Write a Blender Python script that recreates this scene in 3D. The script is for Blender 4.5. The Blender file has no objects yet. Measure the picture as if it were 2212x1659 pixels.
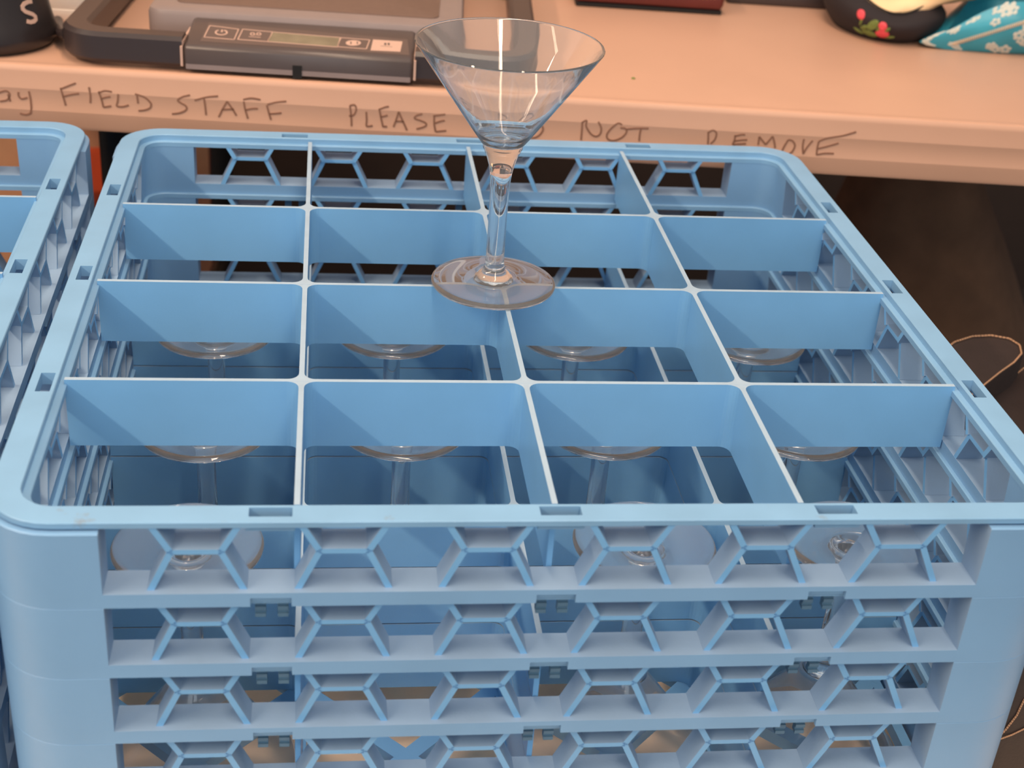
import bpy, bmesh, math, random
import numpy as np
from mathutils import Matrix, Vector
random.seed(7)
SC = bpy.context.scene
COL = SC.collection
PI = math.pi
BASE = 720.0           # height (mm) of the rack's divider plane above the floor

# ------------------------------------------------------------------ camera
F, CX, CY, CZ, PIT, YAW, ROL = (3057.29, 126.30, -517.11, 353.48, 0.50620, 0.15080, -0.08110)
def cam_axes():
    cy, sy, cp, sp = math.cos(YAW), math.sin(YAW), math.cos(PIT), math.sin(PIT)
    f = Vector((sy*cp, cy*cp, -sp)); r = Vector((cy, -sy, 0)); d = f.cross(r)
    c, s = math.cos(ROL), math.sin(ROL)
    return c*r + s*d, -s*r + c*d, f
AX, AY, AZ = cam_axes()
EYE = Vector((CX, CY, CZ))
cam_data = bpy.data.cameras.new('camera')
cam = bpy.data.objects.new('camera', cam_data); COL.objects.link(cam)
cam_data.sensor_width = 36.0
cam_data.lens = F/2212*36.0
cam_data.clip_start = 0.02; cam_data.clip_end = 30
rot = Matrix((AX, -AY, -AZ)).transposed()
cam.matrix_world = Matrix.Translation((CX*.001, CY*.001, (CZ+BASE)*.001)) @ rot.to_4x4()
cam_data.dof.use_dof = True
cam_data.dof.focus_distance = 0.80
cam_data.dof.aperture_fstop = 11.0
SC.camera = cam

# ------------------------------------------------------------------ view, world, lights
SC.view_settings.view_transform = 'Standard'
SC.view_settings.look = 'None'
SC.view_settings.gamma = 1.0
SC.view_settings.exposure = 0.08
w = bpy.data.worlds.new('room_light'); SC.world = w; w.use_nodes = True
# a room lit from its pale ceiling: bright overhead, dim towards the floor
wn = w.node_tree.nodes; wl = w.node_tree.links
wtc = wn.new('ShaderNodeTexCoord'); wsx = wn.new('ShaderNodeSeparateXYZ'); wcr = wn.new('ShaderNodeValToRGB')
wl.new(wtc.outputs['Generated'], wsx.inputs[0]); wl.new(wsx.outputs['Z'], wcr.inputs['Fac'])
wcr.color_ramp.elements[0].position = 0.0; wcr.color_ramp.elements[0].color = (.38,.38,.38,1)
wcr.color_ramp.elements[1].position = 0.45; wcr.color_ramp.elements[1].color = (.90,.96,1.0,1)
wl.new(wcr.outputs['Color'], wn['Background'].inputs[0])
wn['Background'].inputs[1].default_value = 0.52

def tube_light(name, x, y, z, lx, ly, power, rz=0, color=(1.0, 0.74, 0.53)):
    l = bpy.data.lights.new(name, 'AREA'); l.shape = 'RECTANGLE'; l.size = lx*.001; l.size_y = ly*.001
    l.energy = power; l.color = color
    o = bpy.data.objects.new(name, l); COL.objects.link(o)
    o.location = (x*.001, y*.001, (z+BASE)*.001); o.rotation_euler = (0,0,rz)
    return o
LA = tube_light('ceiling_tube_light', 460, -900, 1650, 120, 3600, 44, .2)
LB = tube_light('ceiling_tube_light', -1676, -900, 1650, 120, 2600, 84)
LW = tube_light('window_daylight', -300, -3200, 900, 2200, 1500, 22, 0, (.82,.92,1.0))
LW.rotation_euler = (math.radians(80), 0, 0)

# ------------------------------------------------------------------ helpers
def lin(c):
    return tuple((v/255/12.92 if v/255 <= .04045 else ((v/255+.055)/1.055)**2.4) for v in c)
def unproject(px, py, point, normal):
    """the 3-D point of the plane (point, normal) met through a picture pixel, in rack mm"""
    d = AX*((px-1106)/F) + AY*((py-829.5)/F) + AZ
    n = Vector(normal); t = (Vector(point)-EYE).dot(n)/d.dot(n)
    return EYE + d*t

class MB:
    def __init__(s): s.v = []; s.f = []
    def add(s, vs, fs):
        n = len(s.v); s.v += [tuple(v) for v in vs]; s.f += [tuple(i+n for i in f) for f in fs]
    def box(s, x0, x1, y0, y1, z0, z1):
        s.add([(x0,y0,z0),(x1,y0,z0),(x1,y1,z0),(x0,y1,z0),(x0,y0,z1),(x1,y0,z1),(x1,y1,z1),(x0,y1,z1)],
              [(0,3,2,1),(4,5,6,7),(0,1,5,4),(1,2,6,5),(2,3,7,6),(3,0,4,7)])
    def prism(s, poly, a0, a1, axis='z'):
        n = len(poly)
        def P(p, a):
            return {'z': (p[0],p[1],a), 'y': (p[0],a,p[1]), 'x': (a,p[0],p[1])}[axis]
        s.add([P(p,a0) for p in poly]+[P(p,a1) for p in poly],
              [tuple(range(n))[::-1], tuple(range(n,2*n))]+[(i,(i+1)%n,n+(i+1)%n,n+i) for i in range(n)])
    def bar(s, p, q, t, a0, a1, axis='y'):
        """flat bar between 2-D points, thickness t, extruded along the axis"""
        dx, dz = q[0]-p[0], q[1]-p[1]; L = math.hypot(dx,dz); nx, nz = -dz/L*t/2, dx/L*t/2
        s.prism([(p[0]+nx,p[1]+nz),(q[0]+nx,q[1]+nz),(q[0]-nx,q[1]-nz),(p[0]-nx,p[1]-nz)], a0, a1, axis)
    def loops(s, rings, closed=True, cap0=False, cap1=False):
        n = len(rings[0]); m = len(rings); base = len(s.v)
        vs = [p for r in rings for p in r]; fs = []
        for j in range(m-1):
            for i in range(n if closed else n-1):
                k = (i+1) % n
                fs.append((j*n+i, j*n+k, (j+1)*n+k, (j+1)*n+i))
        if cap0: fs.append(tuple(range(n))[::-1])
        if cap1: fs.append(tuple(range((m-1)*n, m*n)))
        s.add(vs, fs)
    def lathe(s, prof, n=64, cx=0, cy=0, sx=1, sy=1):
        rings = [[(cx+sx*r*math.cos(2*PI*i/n), cy+sy*r*math.sin(2*PI*i/n), z) for i in range(n)] for r, z in prof]
        s.loops(rings)
    def tube(s, pts, r, n=8, closed=False):
        pts = [Vector(p) for p in pts]; rings = []; N = len(pts); up = None
        for i, p in enumerate(pts):
            if closed: t = pts[(i+1)%N]-pts[i-1]
            else: t = pts[min(i+1,N-1)]-pts[max(i-1,0)]
            t.normalize()
            if up is None:
                up = Vector((0,0,1)) if abs(t.z) < .9 else Vector((1,0,0))
            a = (up - t*up.dot(t)).normalized(); b = t.cross(a); up = a
            rr = r[i] if isinstance(r, (list,tuple)) else r
            rings.append([p+a*rr*math.cos(2*PI*k/n)+b*rr*math.sin(2*PI*k/n) for k in range(n)])
        if closed: rings.append(rings[0]); s.loops(rings)
        else: s.loops(rings, cap0=True, cap1=True)
    def ribbon(s, pts, wd, normal, h=0.12):
        """a pen stroke: a thin flat ribbon lying on the plane with that normal"""
        n = Vector(normal).normalized(); pts = [Vector(p) for p in pts]; N = len(pts)
        L = []; Rr = []
        for i, p in enumerate(pts):
            t = (pts[min(i+1,N-1)]-pts[max(i-1,0)]).normalized(); q = t.cross(n)
            L.append(p+q*wd/2); Rr.append(p-q*wd/2)
        rings = []
        for i in range(N):
            rings.append([L[i]+n*h, Rr[i]+n*h, Rr[i]+n*.01, L[i]+n*.01])
        s.loops(rings, cap0=True, cap1=True)
    def mesh(s, name, mat=None, smooth=35, scale=.001, weld=False):
        me = bpy.data.meshes.new(name)
        me.from_pydata([tuple(c*scale for c in v) for v in s.v], [], s.f); me.update()
        bm = bmesh.new(); bm.from_mesh(me)
        if weld: bmesh.ops.remove_doubles(bm, verts=bm.verts, dist=1e-6)
        bmesh.ops.recalc_face_normals(bm, faces=bm.faces); bm.to_mesh(me); bm.free()
        if smooth:
            me.shade_smooth(); me.set_sharp_from_angle(angle=math.radians(smooth))
        if mat: me.materials.append(mat)
        return me
    def build(s, name, mat, parent=None, loc=(0,0,0), rotz=0, smooth=35, weld=False):
        return link(name, s.mesh(name, mat, smooth, weld=weld), parent, loc, rotz)

def link(name, me, parent=None, loc=(0,0,0), rotz=0):
    o = bpy.data.objects.new(name, me); COL.objects.link(o)
    o.location = [c*.001 for c in loc] if parent else (loc[0]*.001, loc[1]*.001, (loc[2]+BASE)*.001)
    o.rotation_euler = (0,0,rotz)
    if parent: o.parent = parent
    return o
def tag(o, label=None, cat=None, group=None, kind=None):
    if label: o['label'] = label
    if cat: o['category'] = cat
    if group: o['group'] = group
    if kind: o['kind'] = kind
    return o
def thing(name, label, cat, loc=(0,0,0), rotz=0, group=None):
    o = bpy.data.objects.new(name, None); COL.objects.link(o); o.empty_display_size = .02
    o.location = (loc[0]*.001, loc[1]*.001, (loc[2]+BASE)*.001); o.rotation_euler = (0,0,rotz)
    return tag(o, label, cat, group)
def copy_thing(root, label, loc, rotz=0, skip=(), group=None):
    r = root.copy(); COL.objects.link(r); r['label'] = label
    if group: r['group'] = group
    r.location = (loc[0]*.001, loc[1]*.001, (loc[2]+BASE)*.001); r.rotation_euler = (0,0,rotz)
    for ch in list(root.children):
        if ch.name.split('.')[0] in skip: continue
        c = ch.copy(); COL.objects.link(c); c.parent = r
        for g in ch.children:
            d = g.copy(); COL.objects.link(d); d.parent = c
    return r
def rounded(x0, x1, y0, y1, r, n=6):
    pts = []
    for cx, cy, a0 in ((x1-r,y1-r,0),(x0+r,y1-r,90),(x0+r,y0+r,180),(x1-r,y0+r,270)):
        for k in range(n+1):
            a = math.radians(a0+90*k/n); pts.append((cx+r*math.cos(a), cy+r*math.sin(a)))
    return pts
def boolean(me, cutters):
    """cut a list of boxes out of a mesh, once, at build time"""
    o = bpy.data.objects.new('work', me); COL.objects.link(o)
    c = MB()
    for b in cutters: c.box(*b)
    co = bpy.data.objects.new('cutter', c.mesh('cutter', smooth=0)); COL.objects.link(co)
    md = o.modifiers.new('b', 'BOOLEAN'); md.operation = 'DIFFERENCE'; md.object = co; md.solver = 'EXACT'
    md.use_self = True
    dg = bpy.context.evaluated_depsgraph_get(); dg.update()
    out = bpy.data.meshes.new_from_object(o.evaluated_get(dg))
    bpy.data.objects.remove(o); bpy.data.objects.remove(co)
    out.shade_smooth(); out.set_sharp_from_angle(angle=math.radians(30))
    return out

def material(name, color, rough=.5, spec=.5, vary=0.0, vscale=40, bump=0.0, bscale=300, metal=0, color2=None, thr=None, stain=None):
    m = bpy.data.materials.new(name); m.use_nodes = True; nt = m.node_tree; b = nt.nodes['Principled BSDF']
    b.inputs['Roughness'].default_value = rough; b.inputs['Specular IOR Level'].default_value = spec
    b.inputs['Metallic'].default_value = metal
    c = lin(color); b.inputs['Base Color'].default_value = (*c, 1)
    tc = nt.nodes.new('ShaderNodeTexCoord'); src = None
    if vary:
        n = nt.nodes.new('ShaderNodeTexNoise'); n.inputs['Scale'].default_value = vscale; n.inputs['Detail'].default_value = 5
        nt.links.new(tc.outputs['Object'], n.inputs['Vector'])
        r = nt.nodes.new('ShaderNodeValToRGB'); r.color_ramp.elements[0].position = .3; r.color_ramp.elements[1].position = .72
        c2 = lin(color2) if color2 else tuple(v*(1+vary) for v in c); c1 = c if color2 else tuple(v*(1-vary) for v in c)
        r.color_ramp.elements[0].color = (*c1,1); r.color_ramp.elements[1].color = (*c2,1)
        nt.links.new(n.outputs['Fac'], r.inputs['Fac']); src = r.outputs['Color']
    if stain:
        n = nt.nodes.new('ShaderNodeTexNoise'); n.inputs['Scale'].default_value = stain[1]; n.inputs['Detail'].default_value = 6
        n.inputs['Roughness'].default_value = .65
        nt.links.new(tc.outputs['Object'], n.inputs['Vector'])
        r = nt.nodes.new('ShaderNodeValToRGB'); r.color_ramp.elements[0].position = stain[2]; r.color_ramp.elements[1].position = stain[2]+.1
        r.color_ramp.elements[0].color = (0,0,0,1); r.color_ramp.elements[1].color = (stain[3],)*3+(1,)
        mx = nt.nodes.new('ShaderNodeMix'); mx.data_type = 'RGBA'
        nt.links.new(n.outputs['Fac'], r.inputs['Fac']); nt.links.new(r.outputs['Color'], mx.inputs[0])
        if src: nt.links.new(src, mx.inputs[6])
        else: mx.inputs[6].default_value = (*c,1)
        mx.inputs[7].default_value = (*lin(stain[0]),1); src = mx.outputs[2]
    if src: nt.links.new(src, b.inputs['Base Color'])
    if bump:
        n = nt.nodes.new('ShaderNodeTexNoise'); n.inputs['Scale'].default_value = bscale; n.inputs['Detail'].default_value = 3
        nt.links.new(tc.outputs['Object'], n.inputs['Vector'])
        bp = nt.nodes.new('ShaderNodeBump'); bp.inputs['Strength'].default_value = bump; bp.inputs['Distance'].default_value = .001
        nt.links.new(n.outputs['Fac'], bp.inputs['Height']); nt.links.new(bp.outputs['Normal'], b.inputs['Normal'])
    return m

M = {}
M['blue'] = material('blue_plastic', (117,174,220), rough=.38, spec=.55, vary=.05, vscale=18, bump=.04, bscale=900)
M['body'] = material('scuffed_blue_plastic', (123,167,206), rough=.42, spec=.5, vary=.05, vscale=18, bump=.06, bscale=800, stain=((150,170,184), 60, .70, .4))
M['lit_grey'] = material('warm_lit_blue_plastic', (138,167,197), rough=.6, spec=.3, vary=.07, vscale=30, bump=.08, bscale=600)  # greyer blue, paints the warm light falling on these faces
M['rim'] = material('worn_blue_plastic', (124,169,205), rough=.45, spec=.5, vary=.07, vscale=25, bump=.05, bscale=700, stain=((128,112,92), 26, .66, .75))
M['edge'] = material('pale_edge_plastic', (158,182,202), rough=.5, spec=.5, vary=.06, vscale=60, stain=((140,118,92), 30, .7, .7))
M['clip'] = material('clip_plastic', (84,120,146), rough=.5, vary=.04)
M['wood'] = material('pale_wood', (252,226,200), rough=.45, vary=.1, vscale=12)
M['table'] = material('beige_table_plastic', (205,161,136), rough=.42, spec=.4, vary=.035, vscale=9, bump=.05, bscale=500, stain=((150,112,88), 14, .72, .35))
M['ink'] = material('pencil_marking', (138,98,78), rough=.8)
M['black_metal'] = material('black_metal', (26,24,24), rough=.5)
M['scale_grey'] = material('scale_grey_plastic', (140,124,120), rough=.38, vary=.04)
M['mat'] = material('scale_mat', (112,88,76), rough=.6, vary=.05, vscale=200)
M['control'] = material('control_box_plastic', (82,70,67), rough=.33, vary=.04)
M['panel'] = material('control_panel_film', (98,82,76), rough=.4)
M['handle'] = material('handle_black_plastic', (60,50,49), rough=.35)
M['cream'] = material('cream_print', (200,164,146), rough=.6)
M['display'] = material('lcd_display', (128,118,98), rough=.2, vary=.15, vscale=60)
M['dark'] = material('gap_shade', (18,14,14), rough=.8)
M['jug'] = material('black_jug_plastic', (44,38,38), rough=.32)
M['sticker'] = material('clear_sticker', (72,62,60), rough=.25)
M['paper'] = material('white_paper', (240,226,214), rough=.8)
M['burgundy'] = material('burgundy_leather', (96,36,32), rough=.45, vary=.1, bump=.2)
M['gold'] = material('gold_tooling', (176,110,60), rough=.4)
M['black_cloth'] = material('black_cloth', (38,30,32), rough=.85, bump=.25, bscale=1500)
M['teal'] = material('teal_satin', (52,150,172), rough=.35, vary=.12, vscale=30)
M['blossom'] = material('blossom_print', (196,200,190), rough=.5)
M['zip'] = material('zip_teeth', (226,200,170), rough=.35)
M['lining'] = material('cream_tissue', (250,214,166), rough=.8, vary=.08, vscale=30, bump=.3, bscale=60)
M['pink'] = material('pink_rose_thread', (226,78,88), rough=.7)
M['leaf'] = material('green_leaf_thread', (112,128,62), rough=.7, vary=.2, vscale=300)
M['leather'] = material('brown_black_leather', (48,38,36), rough=.5, vary=.12, vscale=60, bump=.2, bscale=600)
M['tan'] = material('tan_stitching', (190,146,112), rough=.7)
M['orange'] = material('orange_plastic', (250,92,44), rough=.4)
M['cardboard'] = material('cardboard', (206,158,120), rough=.8, vary=.05)
M['brown_cloth'] = material('brown_canvas', (116,86,66), rough=.9, vary=.15, vscale=30, bump=.3, bscale=400)
M['floor'] = material('dark_floor', (60,48,43), rough=.7, vary=.15, vscale=20)
M['wall_upper'] = material('peach_wall', (232,190,160), rough=.9, vary=.03)
M['wall'] = material('shade_brown_wall', (66,50,42), rough=.9, vary=.05)
M['chrome'] = material('table_leg_steel', (30,28,28), rough=.4)

g = bpy.data.materials.new('clear_glass'); g.use_nodes = True
gb = g.node_tree.nodes['Principled BSDF']
gb.inputs['Base Color'].default_value = (.985,.99,.985,1); gb.inputs['Roughness'].default_value = 0.0
gb.inputs['IOR'].default_value = 1.5; gb.inputs['Transmission Weight'].default_value = 1.0
# a little even white diffuse mixed into the clear glass
gd = g.node_tree.nodes.new('ShaderNodeBsdfDiffuse'); gd.inputs[0].default_value = (.95,.93,.92,1)
gm = g.node_tree.nodes.new('ShaderNodeMixShader'); gm.inputs[0].default_value = .05
g.node_tree.links.new(gb.outputs[0], gm.inputs[1]); g.node_tree.links.new(gd.outputs[0], gm.inputs[2])
g.node_tree.links.new(gm.outputs[0], g.node_tree.nodes['Material Output'].inputs['Surface'])
M['glass'] = g

# ------------------------------------------------------------------ the room
def struct(name, mb, mat, loc=(0,0,0)):
    return tag(mb.build(name, mat, None, loc), kind='structure')
b = MB(); b.box(-2500,3000,-1500,1800,-20,0); struct('floor', b, M['floor'], (0,0,-BASE))
b = MB(); b.box(-2500,3000,1800,1900,0,2600); struct('wall_back', b, M['wall_upper'], (0,0,-BASE))
b = MB(); b.box(-2500,3000,1780,1799,0,780); struct('shade_panel_1', b, M['wall'], (0,0,-BASE))  # added dark panel, stands in for the shade under the folding table

# ------------------------------------------------------------------ the rack stacks
HB, HR = 250.5, 247.8           # half width of the body and of the inset rim
WALL = 231.0                    # inner face of the walls
STEP = 39.13                    # height one extender adds
TOPZ, LEDGE = 1.55, -2.5
BOT = LEDGE-STEP
def rsq(h, r, n=8):
    pts = []
    for sx, sy, a0 in ((1,1,0),(-1,1,90),(-1,-1,180),(1,-1,270)):
        for k in range(n+1):
            a = math.radians(a0+90*k/n); pts.append((sx*(h-r)+r*math.cos(a), sy*(h-r)+r*math.sin(a)))
    return pts
def ring(mb, prof, r0=32):
    """sweep a closed (half width, z) profile round a rounded square"""
    rings = []
    for h, z in prof + [prof[0]]:
        rings.append([(x,y,z) for x, y in rsq(h, max(5, r0-(HB-h)))])
    mb.loops(rings)
SLOTS = (-127.0, 0.0, 127.0)
def four(fn):
    return [q for k in range(4) for q in fn(k)]
def rotbox(k, x0, x1, y0, y1, z0, z1):
    # box given for the front side (y negative), turned k quarter turns
    if k == 0: return (x0,x1,y0,y1,z0,z1)
    if k == 1: return (-y1,-y0,x0,x1,z0,z1)
    if k == 2: return (-x1,-x0,-y1,-y0,z0,z1)
    return (y0,y1,-x1,-x0,z0,z1)
WX, WT, WB = 198.6, -1.0, -34.3
def rim_mesh():
    b = MB()
    ring(b, [(HR,-1.4),(HR,TOPZ-.4),(HR-.4,TOPZ),(235,TOPZ),(234.6,TOPZ-.4),(234.6,LEDGE),(231.4,LEDGE),(231,LEDGE-.4),(231,-6.0),(236,-6.0),(236,-1.4)])
    for k in range(4):
        for s in SLOTS: b.box(*rotbox(k, s-10.5, s+10.5, -245.0, -235, -5, TOPZ-.6))
    return boolean(b.mesh('rim', M['rim'], 0), [rotbox(k, s-9.3, s+9.3, -243.6, -236.6, -9, 5) for k in range(4) for s in SLOTS])
def body_mesh(bot=BOT, name='body'):
    b = MB()
    ring(b, [(HB,bot),(HB,LEDGE-.5),(HB-.5,LEDGE),(236,LEDGE),(231.2,-5.0),(231.2,-7.0)]+([(233.2,bot+2.0),(233.2,bot+.05),(234.3,bot+.05),(234.3,bot+4.5),(248.4,bot+4.5),(248.4,bot)] if bot == BOT else [(233.2,bot)]))
    cut = [rotbox(k, -WX, WX, -260, -225, WB, 6) for k in range(4)]
    cut += [rotbox(k, s-9, s+9, -260, -244.5, BOT+4.6 if bot == BOT else BOT+4.6, BOT-1) for k in range(4) for s in SLOTS] if bot == BOT else []
    cut = [(a,b_,c,d,min(e,f),max(e,f)) for a,b_,c,d,e,f in cut]
    me = boolean(b.mesh(name, M['body'], 0), cut); me.materials.append(M['lit_grey'])
    for p in me.polygons:                    # insides of the openings, warm light put into the colour
        c = p.center*1000; n = p.normal
        if (n.z > .9 and abs(c.z-WB) < 1) or (abs(abs(c.x)-WX) < .5 and abs(n.x) > .9) or (abs(abs(c.y)-WX) < .5 and abs(n.y) > .9):
            p.material_index = 1
    return me
def comb_mesh():
    """the honeycomb of the front window: six X-shaped struts"""
    b = MB(); zm = -14.2; y0, y1 = -HR+.4, -WALL-.2; c = 0
    if True:
        b.bar((c-10.9,zm),(c+10.9,zm), 2.5, y0, -232.2)
        for s in (-1,1):
            b.bar((c+s*10.6,zm),(c+s*18.0,-1.2), 2.9, y0, -235.2)
            b.bar((c+s*10.6,zm),(c+s*16.2,-4.6), 2.9, -235.2, y1)
            b.bar((c+s*10.6,zm),(c+s*20.2,WB-.5), 2.9, y0, -233.0)
    me = b.mesh('hex_strut', M['blue'], 0); me.materials.append(M['lit_grey'])
    for p in me.polygons:
        if abs(p.normal.y) < .5: p.material_index = 1  # strut faces across the wall, greyed by painted warm light
    return me
DX, DY = -1.4, -6.0              # the lattice sits a little off the centre of the rim
PITCH, DH, DT = 114.5, 38.2, 2.7
def fillet_poly(r=6.0, t=DT/2, n=5):
    pts = []
    for q in range(4):
        a0 = q*PI/2
        for k in range(n+1):
            a = PI+ (PI/2)*(1-k/n)*1.0
            # concave arc centred at (t+r, t+r)
            x = t+r + r*math.cos(1.5*PI - (PI/2)*k/n); y = t+r + r*math.sin(1.5*PI - (PI/2)*k/n)
            pts.append((x*math.cos(a0)-y*math.sin(a0), x*math.sin(a0)+y*math.cos(a0)))
    return pts
def divider_meshes(DH=DH):
    long_, cross = MB(), MB()
    long_.box(-232.2-DX, 232.2-DX, -DT/2, DT/2, -DH, 0)
    fp = fillet_poly()
    for i in (-1,0,1):
        long_.prism([(x+i*PITCH,y) for x,y in fp], -DH, -0.05)
    cross.box(-DT/2, DT/2, -232.2-DY, 232.2-DY, -DH, -0.02)
    out = []
    for mb in (long_, cross):
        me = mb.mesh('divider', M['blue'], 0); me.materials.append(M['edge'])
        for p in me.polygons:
            if p.normal.z > .9: p.material_index = 1  # top faces paler and greyer than the sides
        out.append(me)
    return out
def clip_mesh():
    b = MB(); s0 = -240.2
    b.box(-9, 9, s0-1.3, s0+1.3, BOT+.2, BOT+5)
    for s in (-1,1):
        b.box(s*5-2.4, s*5+2.4, s0-1.6, s0+1.4, BOT-11.5, BOT+.2)
        b.box(s*5-2.4, s*5+2.4, s0-2.6, s0-1.4, BOT-11.8, BOT-9.8)
        b.box(s*5-2.4, s*5+2.4, s0-2.6, s0-1.4, BOT-8.0, BOT-6.0)
    return b
RIM, BODY, COMB = rim_mesh(), body_mesh(), comb_mesh()
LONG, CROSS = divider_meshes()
def struts(t):
    for k in range(4):
        for i in range(6):
            x = -158.75+63.5*i
            link('hex_strut', COMB, t, (x*math.cos(k*PI/2), x*math.sin(k*PI/2), 0), k*PI/2)
def clip_at(k, s):
    b = clip_mesh(); b.v = [(x+s,y,z) for x,y,z in b.v]
    return b.mesh('snap_clip', M['clip'], 0)
CLIPS = [clip_at(0, s) for s in SLOTS]
def make_extender(label, loc, rotz=0, group=None):
    t = thing('rack_extender', label, 'dish rack', loc, rotz, group)
    link('rim', RIM, t); link('body', BODY, t)
    struts(t)
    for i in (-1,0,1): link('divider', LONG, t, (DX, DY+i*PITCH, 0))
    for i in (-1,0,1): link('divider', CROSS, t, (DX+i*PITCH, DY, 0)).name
    for k in range(4):
        for c in CLIPS: link('snap_clip', c, t, rotz=k*PI/2)
    return t
C0 = (230.7, 236.0)
GR = 'extenders of the two rack stacks'
E1 = make_extender('blue divided rack extender on top of the centre stack, under the upright glass', (*C0, 0), 0, GR)
E2 = copy_thing(E1, 'undivided blue rack extender second from the top of the centre stack', (*C0, -STEP), 0, skip=('divider',))
E3 = copy_thing(E1, 'blue divided rack extender third from the top of the centre stack', (*C0, -2*STEP))
E4 = copy_thing(E1, 'blue divided rack extender lowest of four in the centre stack', (*C0, -3*STEP))
# base racks: the same body, deeper, with an open lattice floor
FLOORZ = -203.0; BASEZ = -4*STEP; FOOT = -213.0
BBODY = body_mesh(FOOT-BASEZ, 'base_body')
def lattice():
    b = MB(); z0, z1 = FLOORZ-BASEZ-8, FLOORZ-BASEZ; H = WALL+.3
    for i in range(-2,3):
        p = i*PITCH
        if abs(p) < H: b.box(p-3+DX, p+3+DX, -H, H, z0, z1-.1)
    for s in (1,-1):
        for k in range(-4,5):
            c = k*PITCH + (DY - s*DX)          # line y = s*x + c
            x0, x1 = -H, H
            ys = sorted([x for x in ((-H-c)*s, (H-c)*s)])
            x0, x1 = max(x0, ys[0]), min(x1, ys[1])
            if x1-x0 > 8: b.bar((x0, s*x0+c), (x1, s*x1+c), 9.5, z0, z1-.05*(s+2), 'z')
    return b.mesh('lattice_floor', M['blue'], 0)
LAT = lattice()
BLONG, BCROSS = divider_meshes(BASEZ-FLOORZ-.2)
def make_base(label, loc, rotz=0):
    t = thing('dish_rack', label, 'dish rack', loc, rotz)
    link('rim', RIM, t); link('body', BBODY, t); link('lattice_floor', LAT, t)
    for i in (-1,0,1):
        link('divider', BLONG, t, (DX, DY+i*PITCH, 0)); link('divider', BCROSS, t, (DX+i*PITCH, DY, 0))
    struts(t)
    for sx in (-1,1):
        for sy in (-1,1):
            b = MB(); b.prism(rounded(sx*215-24, sx*215+24, sy*215-24, sy*215+24, 12), -250-BASEZ, FOOT-BASEZ+1); b.build('foot', M['blue'], t)
    return t
B1 = make_base('blue dish rack with lattice floor at the bottom of the centre stack', (*C0, BASEZ))
C1 = (-286.8, 240.0); R1 = math.radians(0.8)
copy_thing(E1, 'blue divided rack extender on top of the left stack, cut by the picture edge', (*C1, 0), R1)
copy_thing(E1, 'undivided blue rack extender second from the top of the left stack', (*C1, -STEP), R1, skip=('divider',))
copy_thing(E1, 'blue divided rack extender third from the top of the left stack', (*C1, -2*STEP), R1)
copy_thing(E1, 'blue divided rack extender lowest of four in the left stack', (*C1, -3*STEP), R1)
copy_thing(B1, 'blue dish rack with lattice floor at the bottom of the left stack', (*C1, BASEZ), R1)

# ------------------------------------------------------------------ martini glasses
N = 72
foot_prof = [(0,1.4),(14,1.2),(30,.4),(34.5,0),(36.0,.35),(36.6,1.2),(36.4,2.0),(35.2,2.5),(30,3.1),(22,4.0),(15,5.0),(11.4,5.8),(10.0,6.5),(9.4,7.3),(8.4,8.4),(7.0,9.6),(6.1,11.2),(5.7,13.5)]
stem_prof = [(5.7,13.5),(5.4,18),(5.3,30),(5.3,44),(5.45,56),(5.75,64),(6.3,69)]
bowl_out = [(6.3,69),(7.3,74),(8.8,79),(10.6,83.2),(11.2,84.3),(11.25,85.2),(11.5,86.2),(18,95),(30,112),(42,129),(51.2,142.2),(51.6,143.0),(51.3,143.6),(50.6,143.4)]
bowl_in = [(50.1,142.7),(41,129.6),(29,112.6),(17,95.8),(12,89.6),(9.5,87.8),(5,86.9),(0,86.7)]
def glass_mesh(name, prof):
    b = MB(); b.lathe([(max(r,.0),z) for r,z in prof], N)
    me = b.mesh(name, None, 0, weld=True)
    bm = bmesh.new(); bm.from_mesh(me)
    # outward normals for open shells: decided from the profile direction
    bmesh.ops.recalc_face_normals(bm, faces=bm.faces)
    bm.normal_update()
    f = max(bm.faces, key=lambda f: math.hypot(*f.calc_center_median()[:2]) if name != 'foot' else -abs(f.calc_center_median().z-.0028))
    c = f.calc_center_median()
    ref = {'stem': Vector((c.x,c.y,0)), 'foot': Vector((0,0,1)), 'bowl': Vector((c.x,c.y,0))}[name]
    if f.normal.dot(ref) < 0: bmesh.ops.reverse_faces(bm, faces=bm.faces)
    bm.to_mesh(me); bm.free()
    me.shade_smooth(); me.set_sharp_from_angle(angle=math.radians(50)); me.materials.append(M['glass'])
    return me
G_FOOT, G_STEM, G_BOWL = glass_mesh('foot', foot_prof), glass_mesh('stem', stem_prof), glass_mesh('bowl', bowl_out+bowl_in)
def make_glass(label, loc, flip=False, tilt=(0,0), group=None):
    t = thing('martini_glass', label, 'glass', loc, 0, group)
    link('bowl', G_BOWL, t); link('stem', G_STEM, t); link('foot', G_FOOT, t)
    t.rotation_euler = (PI+tilt[0] if flip else tilt[0], tilt[1], 0)
    return t
make_glass('clear martini glass standing upright on the rack dividers', (224.3, 233.6, 0.05))
GH = 143.6
G0 = None
rows = {2: [(60.7,170.0),(170.5,171.5),(287.0,172.5),(403.0,171.8)], 3: [(58.3,287.0),(169.3,288.5),(286.2,288.0),(403.2,285.5)]}
RN = {2: 'second row from the front', 3: 'third row from the front'}
CN = ['leftmost column', 'second column from left', 'third column from left', 'rightmost column']
def inverted(x, y, label, tilt=(0,0)):
    return make_glass(label, (x, y, FLOORZ+GH+.05), True, tilt, 'inverted martini glasses in the rack')
for r in (2,3):
    for i, (x, y) in enumerate(rows[r]):
        inverted(x, y, 'upside-down martini glass in rack compartment, %s, %s' % (RN[r], CN[i]))
inverted(61.0, 57.6, 'upside-down martini glass in the front left corner compartment')
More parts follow.
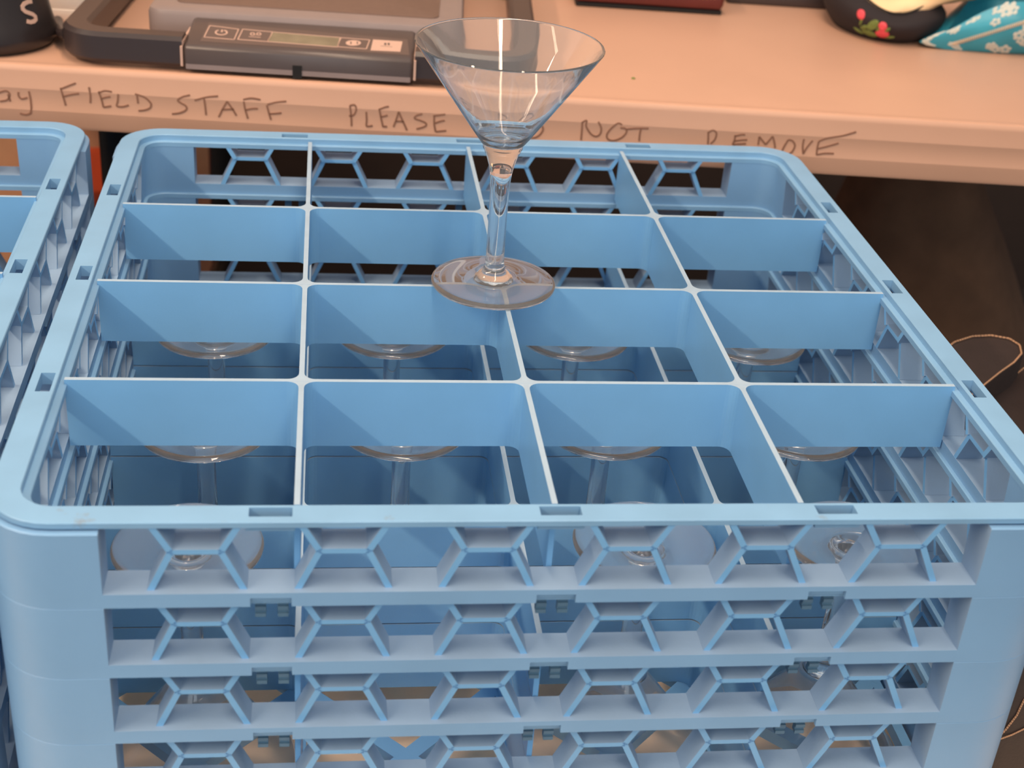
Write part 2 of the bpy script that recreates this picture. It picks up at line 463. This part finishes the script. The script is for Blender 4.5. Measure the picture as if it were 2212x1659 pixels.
inverted(288.0, 57.8, 'upside-down martini glass in front row, third compartment from left')
inverted(398.0, 57.6, 'upside-down martini glass in the front right corner compartment')

# ------------------------------------------------------------------ low table carrying the racks
t = thing('low_table', 'pale wooden low table under the blue rack stacks', 'table', (100,200,-BASE))
top = -250+BASE
b = MB(); b.box(-660,640,-330,260,top-30,top); b.build('tabletop', M['wood'], t)
for x in (-630,610):
    for y in (-300,230):
        b = MB(); b.box(x-22,x+22,y-22,y+22,0,top-30); b.build('leg', M['wood'], t)

# ------------------------------------------------------------------ folding table behind
ANG = math.atan2(-61, 693); TO = (230.0, 534.3, 19.0)
E_U = Vector((math.cos(ANG), math.sin(ANG), 0)); E_V = Vector((-math.sin(ANG), math.cos(ANG), 0))
def TW(u, v, w=0): return Vector(TO) + E_U*u + E_V*v + Vector((0,0,w))
def TL(p):
    d = Vector(p)-Vector(TO); return (d.dot(E_U), d.dot(E_V), d.z)
ft = thing('folding_table', 'beige plastic folding table with handwriting along its edge', 'table', (TO[0],TO[1],-BASE), ANG)
TH = BASE+TO[2]
b = MB()
prof = [(16,0),(9,.1),(6,.9),(4,1.0),(1.6,.2),(.4,-1.6),(0,-4),(0,-15.6),(-.35,-16.8),(-.35,-17.4),(0,-18.6),(0,-32.6),(-.3,-33.6),(-.3,-34.2),(0,-35.2),(0,-45),(1.2,-48),(4,-49),(14,-49),(14,-44),(750,-44),(756,-49),(760,-46),(760,-2),(756,0)]
b.prism([(v, w_+TH) for v, w_ in prof], -760, 1080, 'x')
b.build('tabletop', M['table'], ft)
def leg_frame(u, name='leg'):
    for v in (110, 640):
        b = MB(); b.tube([(u,v,0),(u,v,TH-46)], 15, 14); b.build('leg', M['chrome'], ft)
    b = MB(); b.tube([(u,125,300),(u,625,300)], 10, 10); b.build('crossbar', M['chrome'], ft)
leg_frame(-292); leg_frame(950)
# handwriting on the edge
A_ = (2.212, 0, 160); B_ = (2.949, 1150, 200)
wr = [(A_, s) for s in [
 [(-8,90),(28,80),(46,95),(36,122),(0,130)],[(38,95),(50,130)],[(88,85),(90,105),(105,118),(132,112)],[(138,82),(146,120),(150,165),(146,186)],[(96,188),(125,194),(150,186)],
 [(290,65),(300,100),(315,150)],[(290,72),(330,55),(362,43)],[(298,108),(340,98),(378,93)],[(425,62),(432,100),(432,138)],
 [(472,82),(485,120),(495,158)],[(470,92),(500,80),(535,85)],[(482,118),(510,110),(528,108)],[(495,158),(515,155),(532,152)],
 [(565,95),(562,130),(558,150),(568,155),(590,155),(615,148)],[(645,95),(690,110),(718,135),(722,150),(715,163),(690,172),(662,175)],[(655,102),(660,140)],
 [(908,100),(870,110),(850,125),(865,138),(888,152),(890,170),(860,185),(822,190)],[(930,125),(990,110),(1042,105)],[(975,115),(980,150),(985,195)],
 [(1085,130),(1065,165),(1045,205)],[(1085,130),(1110,165),(1130,198)],[(1058,170),(1090,168),(1118,168)],
 [(1165,130),(1172,170),(1185,212)],[(1162,122),(1200,115),(1245,122)],[(1172,172),(1205,165),(1232,165)],
 [(1275,148),(1285,185),(1295,218)],[(1278,145),(1320,135),(1368,130)],[(1285,190),(1320,188),(1345,185)],
 [(1672,150),(1678,200),(1680,248)],[(1672,150),(1695,148),(1702,170),(1690,195),(1668,200)],[(1750,180),(1752,220),(1752,248),(1780,246)],
 [(1812,165),(1820,205),(1830,250)],[(1810,170),(1840,158),(1858,155)],[(1818,205),(1840,200),(1852,196)],[(1828,250),(1850,250)],
 [(1905,180),(1892,220),(1880,252)],[(1905,180),(1925,225),(1945,268)],[(1890,225),(1915,225),(1930,228)],
 [(2018,190),(1990,198),(1982,212),(2010,222),(2035,235),(2030,250),(1990,262)],
 [(2075,200),(2075,240),(2082,275)],[(2070,200),(2105,195),(2128,192)],[(2078,235),(2105,225),(2125,222)],[(2082,275),(2110,272),(2132,270)],
 [(2370,215),(2372,255),(2376,295)],[(2370,215),(2405,225),(2425,250),(2410,280),(2376,295)]]]
wr += [(B_, s) for s in [
 [(30,195),(55,205),(68,235),(45,270),(10,288),(-25,280),(-40,245),(-15,205),(30,195)],
 [(318,185),(315,240),(310,302)],[(318,190),(345,178),(343,215),(372,262),(405,278),(432,262),(438,225),(420,185)],
 [(572,205),(545,196),(505,225),(475,265),(482,296),(520,305),(570,285),(600,250),(590,228),(560,224)],[(600,234),(660,228),(740,228)],[(692,230),(684,265),(680,308)],
 [(1120,250),(1120,290),(1118,328)],[(1120,255),(1150,240),(1172,258),(1162,298),(1135,325)],
 [(1292,270),(1288,300),(1275,330)],[(1290,278),(1330,268),(1355,268)],[(1285,308),(1330,302),(1368,300)],[(1275,330),(1310,328),(1360,324)],
 [(1445,280),(1442,305),(1438,332)],[(1445,280),(1465,305),(1485,330)],[(1485,330),(1508,305),(1530,278)],[(1530,278),(1540,310),(1546,352)],
 [(1630,300),(1658,308),(1672,338),(1655,375),(1635,388)],[(1630,300),(1605,340),(1590,372)],
 [(1730,295),(1722,340),(1725,390)],[(1725,390),(1748,350),(1785,305)],
 [(1825,310),(1815,350),(1810,396)],[(1825,310),(1880,290),(1975,275),(2062,250)],[(1818,357),(1880,342),(1950,322)],[(1810,396),(1860,387),(1920,388)]]]
words = ((0,5),(5,16),(16,27),(27,43),(43,46),(46,50),(50,len(wr)))
for w0, w1 in words:
    b = MB()
    for (sc, ox, oy), s in wr[w0:w1]:
        pts = [TL(unproject(ox+x/sc, oy+y/sc, TW(0,-.02), E_V)) for x, y in s]
        P = [Vector((p[0], 0.0, p[2]+TH)) for p in pts]; Q = []
        for i in range(len(P)-1):
            p0, p1, p2, p3 = P[max(i-1,0)], P[i], P[i+1], P[min(i+2,len(P)-1)]
            for k in range(6):
                u = k/6
                Q.append(.5*((2*p1)+(p2-p0)*u+(2*p0-5*p1+4*p2-p3)*u*u+(3*p1-p0-3*p2+p3)*u**3))
        Q.append(P[-1]); b.ribbon(Q, 1.45, (0,-1,0), .40)
    b.build('handwritten_word', M['ink'], ft)['label'] = 'brown handwritten capital letters'

# ------------------------------------------------------------------ bench scale on the folding table
def tthing(name, label, cat, u, v, w=0, group=None):
    p = TW(u, v, w); return thing(name, label, cat, p, ANG, group)
SU = -126.0
sc = tthing('digital_scale', 'grey and black portable digital scale with side handles', 'scale', SU, 0)
def slab(x0,x1,y0,y1,z0,z1,r,e=2.0):
    """rounded slab with softened top and bottom edges"""
    b = MB(); rings = []
    for ins, z in ((e,z0),(e*.3,z0+e*.3),(0,z0+e),(0,z1-e),(e*.3,z1-e*.3),(e,z1)):
        rings.append([(x,y,z) for x,y in rounded(x0+ins,x1-ins,y0+ins,y1-ins,max(r-ins,.5))])
    b.loops(rings, cap0=True, cap1=True); return b
slab(-124,124,54,330,4,36,14,5).build('platform', M['scale_grey'], sc)
slab(-104,104,74,312,35,37,8,.5).build('weighing_mat', M['mat'], sc)
b = MB(); b.tube([(-30,310,37.4),(20,120,37.4),(95,82,37.4)], 1.6, 6); 
# control box: sloped wedge in front
CBX = 87.0
b = MB(); rings = []
for x, ins in ((-CBX,2.5),(-CBX+1.2,.8),(-CBX+3,0),(CBX-3,0),(CBX-1.2,.8),(CBX,2.5)):
    rings.append([(x, y, z) for y, z in ((5.5+ins,5+ins),(7+ins,3.4+ins),(55,3.4+ins),(55-ins*.3,30.6-ins),(52,30.6-ins),(9+ins,22.6-ins),(6.4+ins,21.2-ins),(5.5+ins,19-ins))])
b.loops(rings, cap0=True, cap1=True); cb = b.build('control_box', M['control'], sc)
b = MB(); b.box(-4.5,2.5,4.6,9,2,12); b.build('latch_recess_shade', M['dark'], cb)  # solid near-black block painted as the shade of a recess
b = MB(); b.box(-CBX+2,-1,5.2,6.2,4.2,8.0); b.box(1,CBX-2,5.2,6.2,4.2,8.0); 
b.build('lower_trim', M['scale_grey'], cb)
# control panel, printed film on the slope
n_loc = Vector((0, -(30.6-22.6), 52-9)).normalized()
nW = E_V*n_loc.y + Vector((0,0,n_loc.z)); pW = TW(SU, 9, 22.6)
def PL(px, py):
    d = unproject(px, py, pW, nW) - TW(SU,0,0); return Vector((d.dot(E_U), d.dot(E_V), d.z))
K = (4.096, 380, 20)
def kp(x, y): return PL(K[1]+x/K[0], K[2]+y/K[0])
def quad(mb, pts, h0, h1):
    vs = [kp(*p)+n_loc*h0 for p in pts]+[kp(*p)+n_loc*h1 for p in pts]
    n = len(pts); mb.add(vs, [tuple(range(n))[::-1], tuple(range(n,2*n))]+[(i,(i+1)%n,n+(i+1)%n,n+i) for i in range(n)])
def stroke(mb, pts, wd, h=.45, closed=False):
    P = [kp(*p) for p in pts]
    if closed: P.append(P[0])
    for a, c in zip(P, P[1:]): mb.ribbon([a, c], wd, n_loc, h)
b = MB(); quad(b, [(215,285),(2065,408),(2050,268),(290,118)], 0.02, .2); film = b.build('control_panel', M['panel'], cb, smooth=0)
b = MB(); quad(b, [(810,288),(1430,340),(1455,255),(855,208)], .2, .4); b.build('display', M['display'], film, smooth=0)
b = MB()
for q in ([(250,250),(515,272),(555,180),(300,148)], [(548,270),(810,290),(855,205),(592,180)], [(1430,335),(1685,355),(1715,275),(1460,255)], [(810,290),(1430,338),(1455,255),(855,206)]):
    stroke(b, q, .75, .5, True)
circ = lambda cx, cy, rx, ry, a0=0, a1=360, n=20: [(cx+rx*math.cos(math.radians(a0+(a1-a0)*k/n)), cy+ry*math.sin(math.radians(a0+(a1-a0)*k/n))) for k in range(n+1)]
stroke(b, circ(402,208,50,22,-60,240), 1.3); stroke(b, [(410,185),(406,205)], 1.3)
for cx in (678,734): stroke(b, circ(cx,222,17,11), 1.0)
stroke(b, [(705,234),(708,236)], 1.0); stroke(b, [(645,245),(750,252)], .6)
b.build('button_print', M['cream'], film, smooth=0)
b = MB(); quad(b, circ(1570,302,68,24)[:-1][::-1], .2, .45); quad(b, [(1722,368),(1985,380),(2005,290),(1745,272)], .2, .5)
bt = b.build('button_pad', M['cream'], film, smooth=0)
b = MB()
for cx in (1852,1882): quad(b, [(cx-10,322),(cx+9,324),(cx+11,304),(cx-8,302)], .5, .56)
for cx in (1548,1605): quad(b, [(cx-6,312),(cx+6,313),(cx+7,292),(cx-5,291)], .45, .52)
stroke(b, [(1810,330),(1915,338)], .5, .56)
b.build('button_symbols', M['panel'], bt, smooth=0)
# the two D-shaped side handles
def dloop(s):
    outer = []; x0, x1, y0, y1 = 88, 184, 8, 322
    def path(x1, y0, y1, r):
        pts = [(x0, y0)]
        for k in range(9):
            a = math.radians(-90+90*k/8); pts.append((x1-r+r*math.cos(a), y0+r+r*math.sin(a)))
        for k in range(9):
            a = math.radians(90*k/8); pts.append((x1-r+r*math.cos(a), y1-r+r*math.sin(a)))
        pts.append((x0, y1)); return pts
    o = path(x1,y0,y1,34); i = path(x1-20,y0+20,y1-20,18)
    b = MB(); rings = []
    for (ox,oy),(ix,iy) in zip(o,i):
        mx, my = (ox+ix)/2, (oy+iy)/2
        def lerp(f): return (s*(ox+(ix-ox)*f), oy+(iy-oy)*f)
        prof = [(0,7),(.12,4),(.88,4),(1,7),(1,24),(.85,27),(.15,27),(0,24)]
        rings.append([(*lerp(f), z) for f, z in prof])
    b.loops(rings, cap0=True, cap1=True); return b
for s in (-1,1): dloop(s).build('handle', M['handle'], sc)
for s in (-1,1):
    b = MB(); b.box(s*(CBX+1.2)-.9, s*(CBX+1.2)+.9, 5.5, 9, 6, 21); b.box(s*(CBX+1.2)-.9, s*(CBX+1.2)+.9, 8.9, 50, 20.9, 24); b.build('bracket_trim', M['cream'], sc)
b = MB(); b.tube([(-184,45,14),(-189,52,12),(-194,66,10),(-200,84,7),(-204,98,5),(-208,112,4.5)], 4.4, 10); b.build('cord', M['handle'], sc)

# ------------------------------------------------------------------ other things on the folding table
# rounded black container with an S
jg = tthing('black_container', 'rounded black plastic container marked with a white letter S', 'container', -375, 62)
b = MB(); prof = [(0,0),(44,0),(50,2.5),(52.5,7),(52.5,12),(50,20),(46.5,36),(42.5,56),(40,80),(38,120),(37,160),(35,175),(30,182),(0,183)]
b.lathe(prof, 48); b.build('body', M['jug'], jg, smooth=50)
def jug_pt(px, py):
    # where the sight line of that pixel meets the container's side, then local coordinates
    c = TW(-375,62); d = (AX*((px-1106)/F)+AY*((py-829.5)/F)+AZ).normalized(); best = None
    for k in range(4000):
        p = EYE + d*(900+k*.2); q = p-c
        if 0 < q.z < 183:
            r = np.interp(q.z, [p_[1] for p_ in prof[1:]], [p_[0] for p_ in prof[1:]])
            if math.hypot(q.x,q.y) <= r+.3: best = q; break
    if best is None: return None
    return Vector((best.dot(E_U), best.dot(E_V), best.z))
def jug_strip(pts, wd, name, mat, h):
    P = [jug_pt(*p) for p in pts]; P = [p for p in P if p]
    if len(P) < 2: return
    b = MB(); L = []; n_ = len(P); rings = []
    for i, p in enumerate(P):
        n = Vector((p.x,p.y,10)).normalized(); t = (P[min(i+1,n_-1)]-P[max(i-1,0)]).normalized(); q = t.cross(n).normalized()
        rings.append([p+q*wd/2+n*h, p-q*wd/2+n*h, p-q*wd/2-n*.3, p+q*wd/2-n*.3])
    b.loops(rings, cap0=True, cap1=True); b.build(name, mat, jg)
S_px = [(68,3),(60,4),(52,8),(48,14),(49,20),(54,25),(62,28),(70,31),(76,36),(77,42),(73,46),(66,48),(58,46)]
jug_strip(S_px, 3.0, 'letter_mark', M['cream'], .7)

# white paper
pp = tthing('paper_stack', 'small stack of white paper behind the black container', 'paper', -353, 182)
for k, (dx, z0, z1) in enumerate(((0,0,9),(3,9.3,20),(-2,20.3,31))):
    slab(-46+dx,38+dx,-52+2*k,90,z0,z1,2,.6).build('sheet_pad', M['paper'], pp)
# burgundy book
bk = tthing('book', 'burgundy leather book with gold tooling at the back of the table', 'book', 175, 288)
slab(-70,70,2,190,0,4,2,1).build('shaded_back_cover', M['dark'], bk)  # near-black colour paints the shade beneath the book
slab(-69,69,5,186,4,18,1,.5).build('page_block', M['burgundy'], bk)
slab(-71,71,0,192,4.5,24,5,5).build('front_cover', M['burgundy'], bk)
b = MB()
for k in range(34): b.box(-62+3.7*k, -60+3.7*k, -.5, .6, 15.2+.5*math.sin(k), 17.4+.5*math.sin(k*1.7))
b.box(-64,66,-.4,.5,17.9,18.5); b.build('gold_tooling', M['gold'], bk)
# flat dark tray
tr = tthing('tray', 'flat black tray with grey top beside the burgundy book', 'tray', 310, 340)
slab(-52,55,0,180,0,12,4,2).build('rim', M['handle'], tr); slab(-46,50,6,172,11,13,3,.4).build('liner', M['scale_grey'], tr)
# black zip pouch and teal pouch
def pouch(parent, name, cx, cy, rx, ry, h, mat, lean=0, seed=0, top=.62, tip=None):
    rnd = random.Random(seed); ph = [rnd.uniform(0,6.28) for _ in range(6)]
    def P(a, t, inset=0):
        # t: 0 bottom .. 1 opening
        bulge = math.sin(min(t*1.15+.12,1)*PI*.62)
        s_ = (.72+.30*bulge) if t < .75 else (.72+.30*bulge)*(1-(t-.75)*(1-top)*1.6)
        wv = 1+.03*math.sin(2*a+ph[0])+.02*math.sin(5*a+ph[1])*t
        x = cx+(rx-inset)*s_*wv*math.cos(a); y = cy+(ry-inset)*s_*wv*math.sin(a)
        if tip and math.cos(a) < 0:
            c_ = -math.cos(a); x *= 1+(tip[0]/rx-1)*c_; y = y*(1-.72*c_**2)-tip[1]*c_**1.5
        z = h*t*(1-(.55*max(0,-math.cos(a))**2 if tip else 0))*(1+.16*t*math.sin(a*2+ph[2])+.10*t*math.sin(3*a+ph[3])) + lean*t*math.cos(a)
        return Vector((x, y, max(z,0)))
    b = MB(); n = 64
    rings = [[P(2*PI*i/n, k/14) for i in range(n)] for k in range(15)]
    rings += [[P(2*PI*i/n, 1-k*.1, 2.5) for i in range(n)] for k in range(1,6)]
    b.loops(rings, cap0=True); b.build(name, mat, parent, smooth=60)
    return P
pk = tthing('zip_pouch', 'black cloth zip pouch embroidered with pink roses, open with cream tissue', 'pouch', 398, 292)
PF = pouch(pk, 'body', 0, 0, 54, 80, 34, M['black_cloth'], -7, 3)
b = MB(); n = 48; rings = []
rnd = random.Random(5)
for k in range(13):
    f = k/12; up = max(0,(f-.25)/.75)
    cx_ = 46*min(1, f/.35); rx_ = (40 if f < .15 else 40+32*min(1,(f-.15)/.2))*math.cos(up*PI/2)+.5; ry_ = 60*math.cos(up*PI/2)+.5
    z_ = 26+16*min(1,f/.25)+34*math.sin(up*PI/2)
    rings.append([Vector((cx_+rx_*math.cos(2*PI*i/n)*(1+.05*math.sin(5*2*PI*i/n+k)), ry_*math.sin(2*PI*i/n)*(1+.05*math.sin(4*2*PI*i/n+2*k)), z_+2.2*math.sin(7*2*PI*i/n+k*1.3))) for i in range(n)])
b.loops(rings, cap1=True); b.build('tissue', M['lining'], pk, smooth=70)['label'] = 'crumpled cream tissue'
b = MB(); tz = [PF(2*PI*i/220, 1.0)+Vector((0,0,.8)) for i in range(220)]
for i, p in enumerate(tz):
    q = tz[(i+1)%220]; b.box(p.x-.6, p.x+.6, p.y-.6, p.y+.6, p.z-.6, p.z+1.4)
b.build('zip', M['black_metal'], pk)
def patch(P, a, t, r, squash=1, n=10):
    c = P(a,t); e1 = (P(a+.02,t)-P(a-.02,t)).normalized(); e2 = (P(a,t+.04)-P(a,max(t-.04,0))).normalized(); nn = e1.cross(e2).normalized()
    return c, e1, e2, nn
def disc(mb, P, a, t, rx, ry, h, ang=0, n=12):
    c, e1, e2, nn = patch(P, a, t, rx); ca, sa = math.cos(ang), math.sin(ang)
    if nn.dot(Vector((c.x,c.y,6))) < 0: nn = -nn
    rim_ = [c+(e1*ca+e2*sa)*rx*math.cos(2*PI*i/n)+(-e1*sa+e2*ca)*ry*math.sin(2*PI*i/n)+nn*.1 for i in range(n)]
    mid = [c+(p-c)*.6+nn*h for p in rim_]
    low = [p-nn*1.2 for p in rim_]
    mb.loops([low, rim_, mid], cap0=True, cap1=True)
b = MB()
for a, t_, r in ((3.98,.66,4.5),(4.36,.56,4.2),(4.38,.30,6.4)):
    disc(b, PF, a, t_, r, r, 1.6)
b.build('embroidered_rose', M['pink'], pk)['label'] = 'pink embroidered roses'
b = MB()
for a, t_, rx, ry, g_ in ((4.20,.50,7,4,.9),(4.16,.20,8,4.5,-.2),(4.06,.34,5,2.5,.7),(4.52,.22,5,2.2,.4),(3.95,.18,6,2,-.5),(4.30,.44,4,1.5,1.2),(4.00,.46,4,1.3,1.3),(4.44,.46,4,1.6,1.0)):
    disc(b, PF, a, t_, rx, ry, .8, g_)
b.build('embroidered_leaf', M['leaf'], pk)['label'] = 'green embroidered leaves'
tk = tthing('floral_pouch', 'teal satin pouch with white blossom print and gold zip', 'pouch', 516, 266)
PT = pouch(tk, 'body', 0, 0, 66, 60, 50, M['teal'], 12, 11, tip=(96,46))
b = MB(); rnd = random.Random(2)
for k in range(46):
    a = rnd.uniform(3.3,6.1); t_ = rnd.uniform(.08,.98); r = rnd.uniform(2.6,4.0)
    for q in range(5):
        an = 2*PI*q/5+k; da = r*math.cos(an)/76; dt = r*math.sin(an)/60
        if 0 < t_+dt < 1: disc(b, PT, a+da, t_+dt, r*.62, r*.62, .25, 0, 8)
b.build('blossom_print', M['blossom'], tk)
b = MB()
for i in range(44):
    a = 3.75+i*.022; t_ = .30+.011*i; c, e1, e2, nn = patch(PT, a, min(t_,.95), 1)
    if nn.dot(Vector((c.x,c.y,5))) < 0: nn = -nn
    b.tube([c+nn*.4-e2*1.8, c+nn*1.2, c+nn*.4+e2*1.8], .55, 6)
b.build('zip', M['zip'], tk)
# green speck
b = MB(); p = TW(138,66); b.lathe([(0,0),(1.4,0),(1.6,.7),(.8,1.2),(0,1.3)], 10)
tag(b.build('crumb', M['leaf'], None, p), 'tiny green crumb on the beige table top', 'crumb')

# ------------------------------------------------------------------ bag beside the rack
bg = thing('leather_bag', 'dark leather bag with tan stitching at the right of the racks', 'bag', (600,190,-250))
slab(-108,130,-150,215,0,126,16,10).build('body', M['leather'], bg)
def bagp(px, py, z): 
    p = unproject(px, py, (0,0,z), (0,0,1)); return Vector((p.x-600, p.y-190, p.z+250))
def bagf(px, py):
    p = unproject(px, py, (0,39.4,0), (0,1,0)); return Vector((p.x-600, p.y-190, p.z+250))
FZ = -104
arc = [(1990,800),(2030,765),(2062,741),(2100,729),(2140,727),(2180,734),(2202,748),(2206,766),(2190,785),(2160,806),(2125,834),(2090,862),(2040,905),(1985,905)]
lobe = [bagp(x,y,FZ) for x,y in arc]
b = MB(); cc = sum(lobe, Vector())/len(lobe)
big = [cc+(p-cc)*1.05 for p in lobe]
b.loops([[p-Vector((0,0,22)) for p in big],[p-Vector((0,0,3)) for p in big],[cc+(p-cc)*.99 for p in big]], cap0=True, cap1=True); fl = b.build('flap', M['leather'], bg, smooth=50)
def stitches(mb, pts, n, r=.62):
    L = [0]
    for a, c in zip(pts, pts[1:]): L.append(L[-1]+(c-a).length)
    def at(s):
        for i in range(len(pts)-1):
            if s <= L[i+1] or i == len(pts)-2:
                f = (s-L[i])/max(L[i+1]-L[i],1e-6); return pts[i].lerp(pts[i+1], f)
    for k in range(n):
        s0, s1 = L[-1]*k/n, L[-1]*(k+.7)/n
        mb.tube([at(s0), (at(s0)+at(s1))/2+Vector((0,0,.25)), at(s1)], r, 6)
b = MB(); stitches(b, [p+Vector((0,0,.9)) for p in lobe[1:12]], 70); b.build('stitching', M['tan'], fl)
b = MB(); stitches(b, [bagp(x,y,-123.5) for x,y in ((2240,770),(2212,795),(2175,825),(2144,851),(2110,880))], 34, .5)
b.build('seam_stitching', M['tan'], bg); b = MB()
stitches(b, [bagf(x,y) for x,y in ((2240,1490),(2212,1512),(2196,1546),(2172,1577),(2162,1587))], 22, .6)
b.build('seam_stitching', M['tan'], bg); b = MB()
stitches(b, [bagf(x,y) for x,y in ((2240,1560),(2212,1575),(2185,1588),(2160,1597))], 20, .5)
b.build('seam_stitching', M['tan'], bg)

# ------------------------------------------------------------------ under the folding table
bu = thing('bucket', 'orange plastic bucket on the floor behind the folding table', 'bucket', (-190,1410,-BASE))
b = MB(); b.lathe([(0,2),(95,0),(98,3),(86,314),(90,316),(90,328),(86,334),(40,338),(0,339)], 40)
bo = b.build('shell', M['orange'], bu, smooth=40); bo.scale = (1,1,1)
bx = thing('cardboard_box', 'brown cardboard box on the floor behind the orange bucket', 'box', (-210,1640,-BASE), .05)
b = MB(); b.box(-260,160,-100,120,0,640); b.build('carton', M['cardboard'], bx)
b = MB(); b.box(-258,158,-104,-99,560,566); b.build('lid_edge', M['cardboard'], bx)
db = thing('canvas_bag', 'dark brown canvas bag slumped under the folding table', 'bag', (880,930,-BASE), .25)
b = MB(); n = 48; rings = []
for k in range(13):
    f = k/12; e = .74+.26*math.sin(PI*(.15+.75*f)); zz = 640*f*(1-.0*f)
    rings.append([((230*e*(1-.45*f*f)-90*f)*1.0*math.cos(2*PI*i/n)*(1+.04*math.sin(5*2*PI*i/n+k*.3))-120*f, 150*e*(1-.5*f*f)*math.sin(2*PI*i/n)*(1+.04*math.sin(3*2*PI*i/n)), zz) for i in range(n)])
b.loops(rings, cap0=True, cap1=True); b.build('body', M['brown_cloth'], db, smooth=60)
b = MB(); b.tube([(-190,-60,630),(-170,-80,655),(-120,-90,664),(-70,-80,655),(-60,-60,630)], 9, 10); b.build('strap', M['leather'], db)
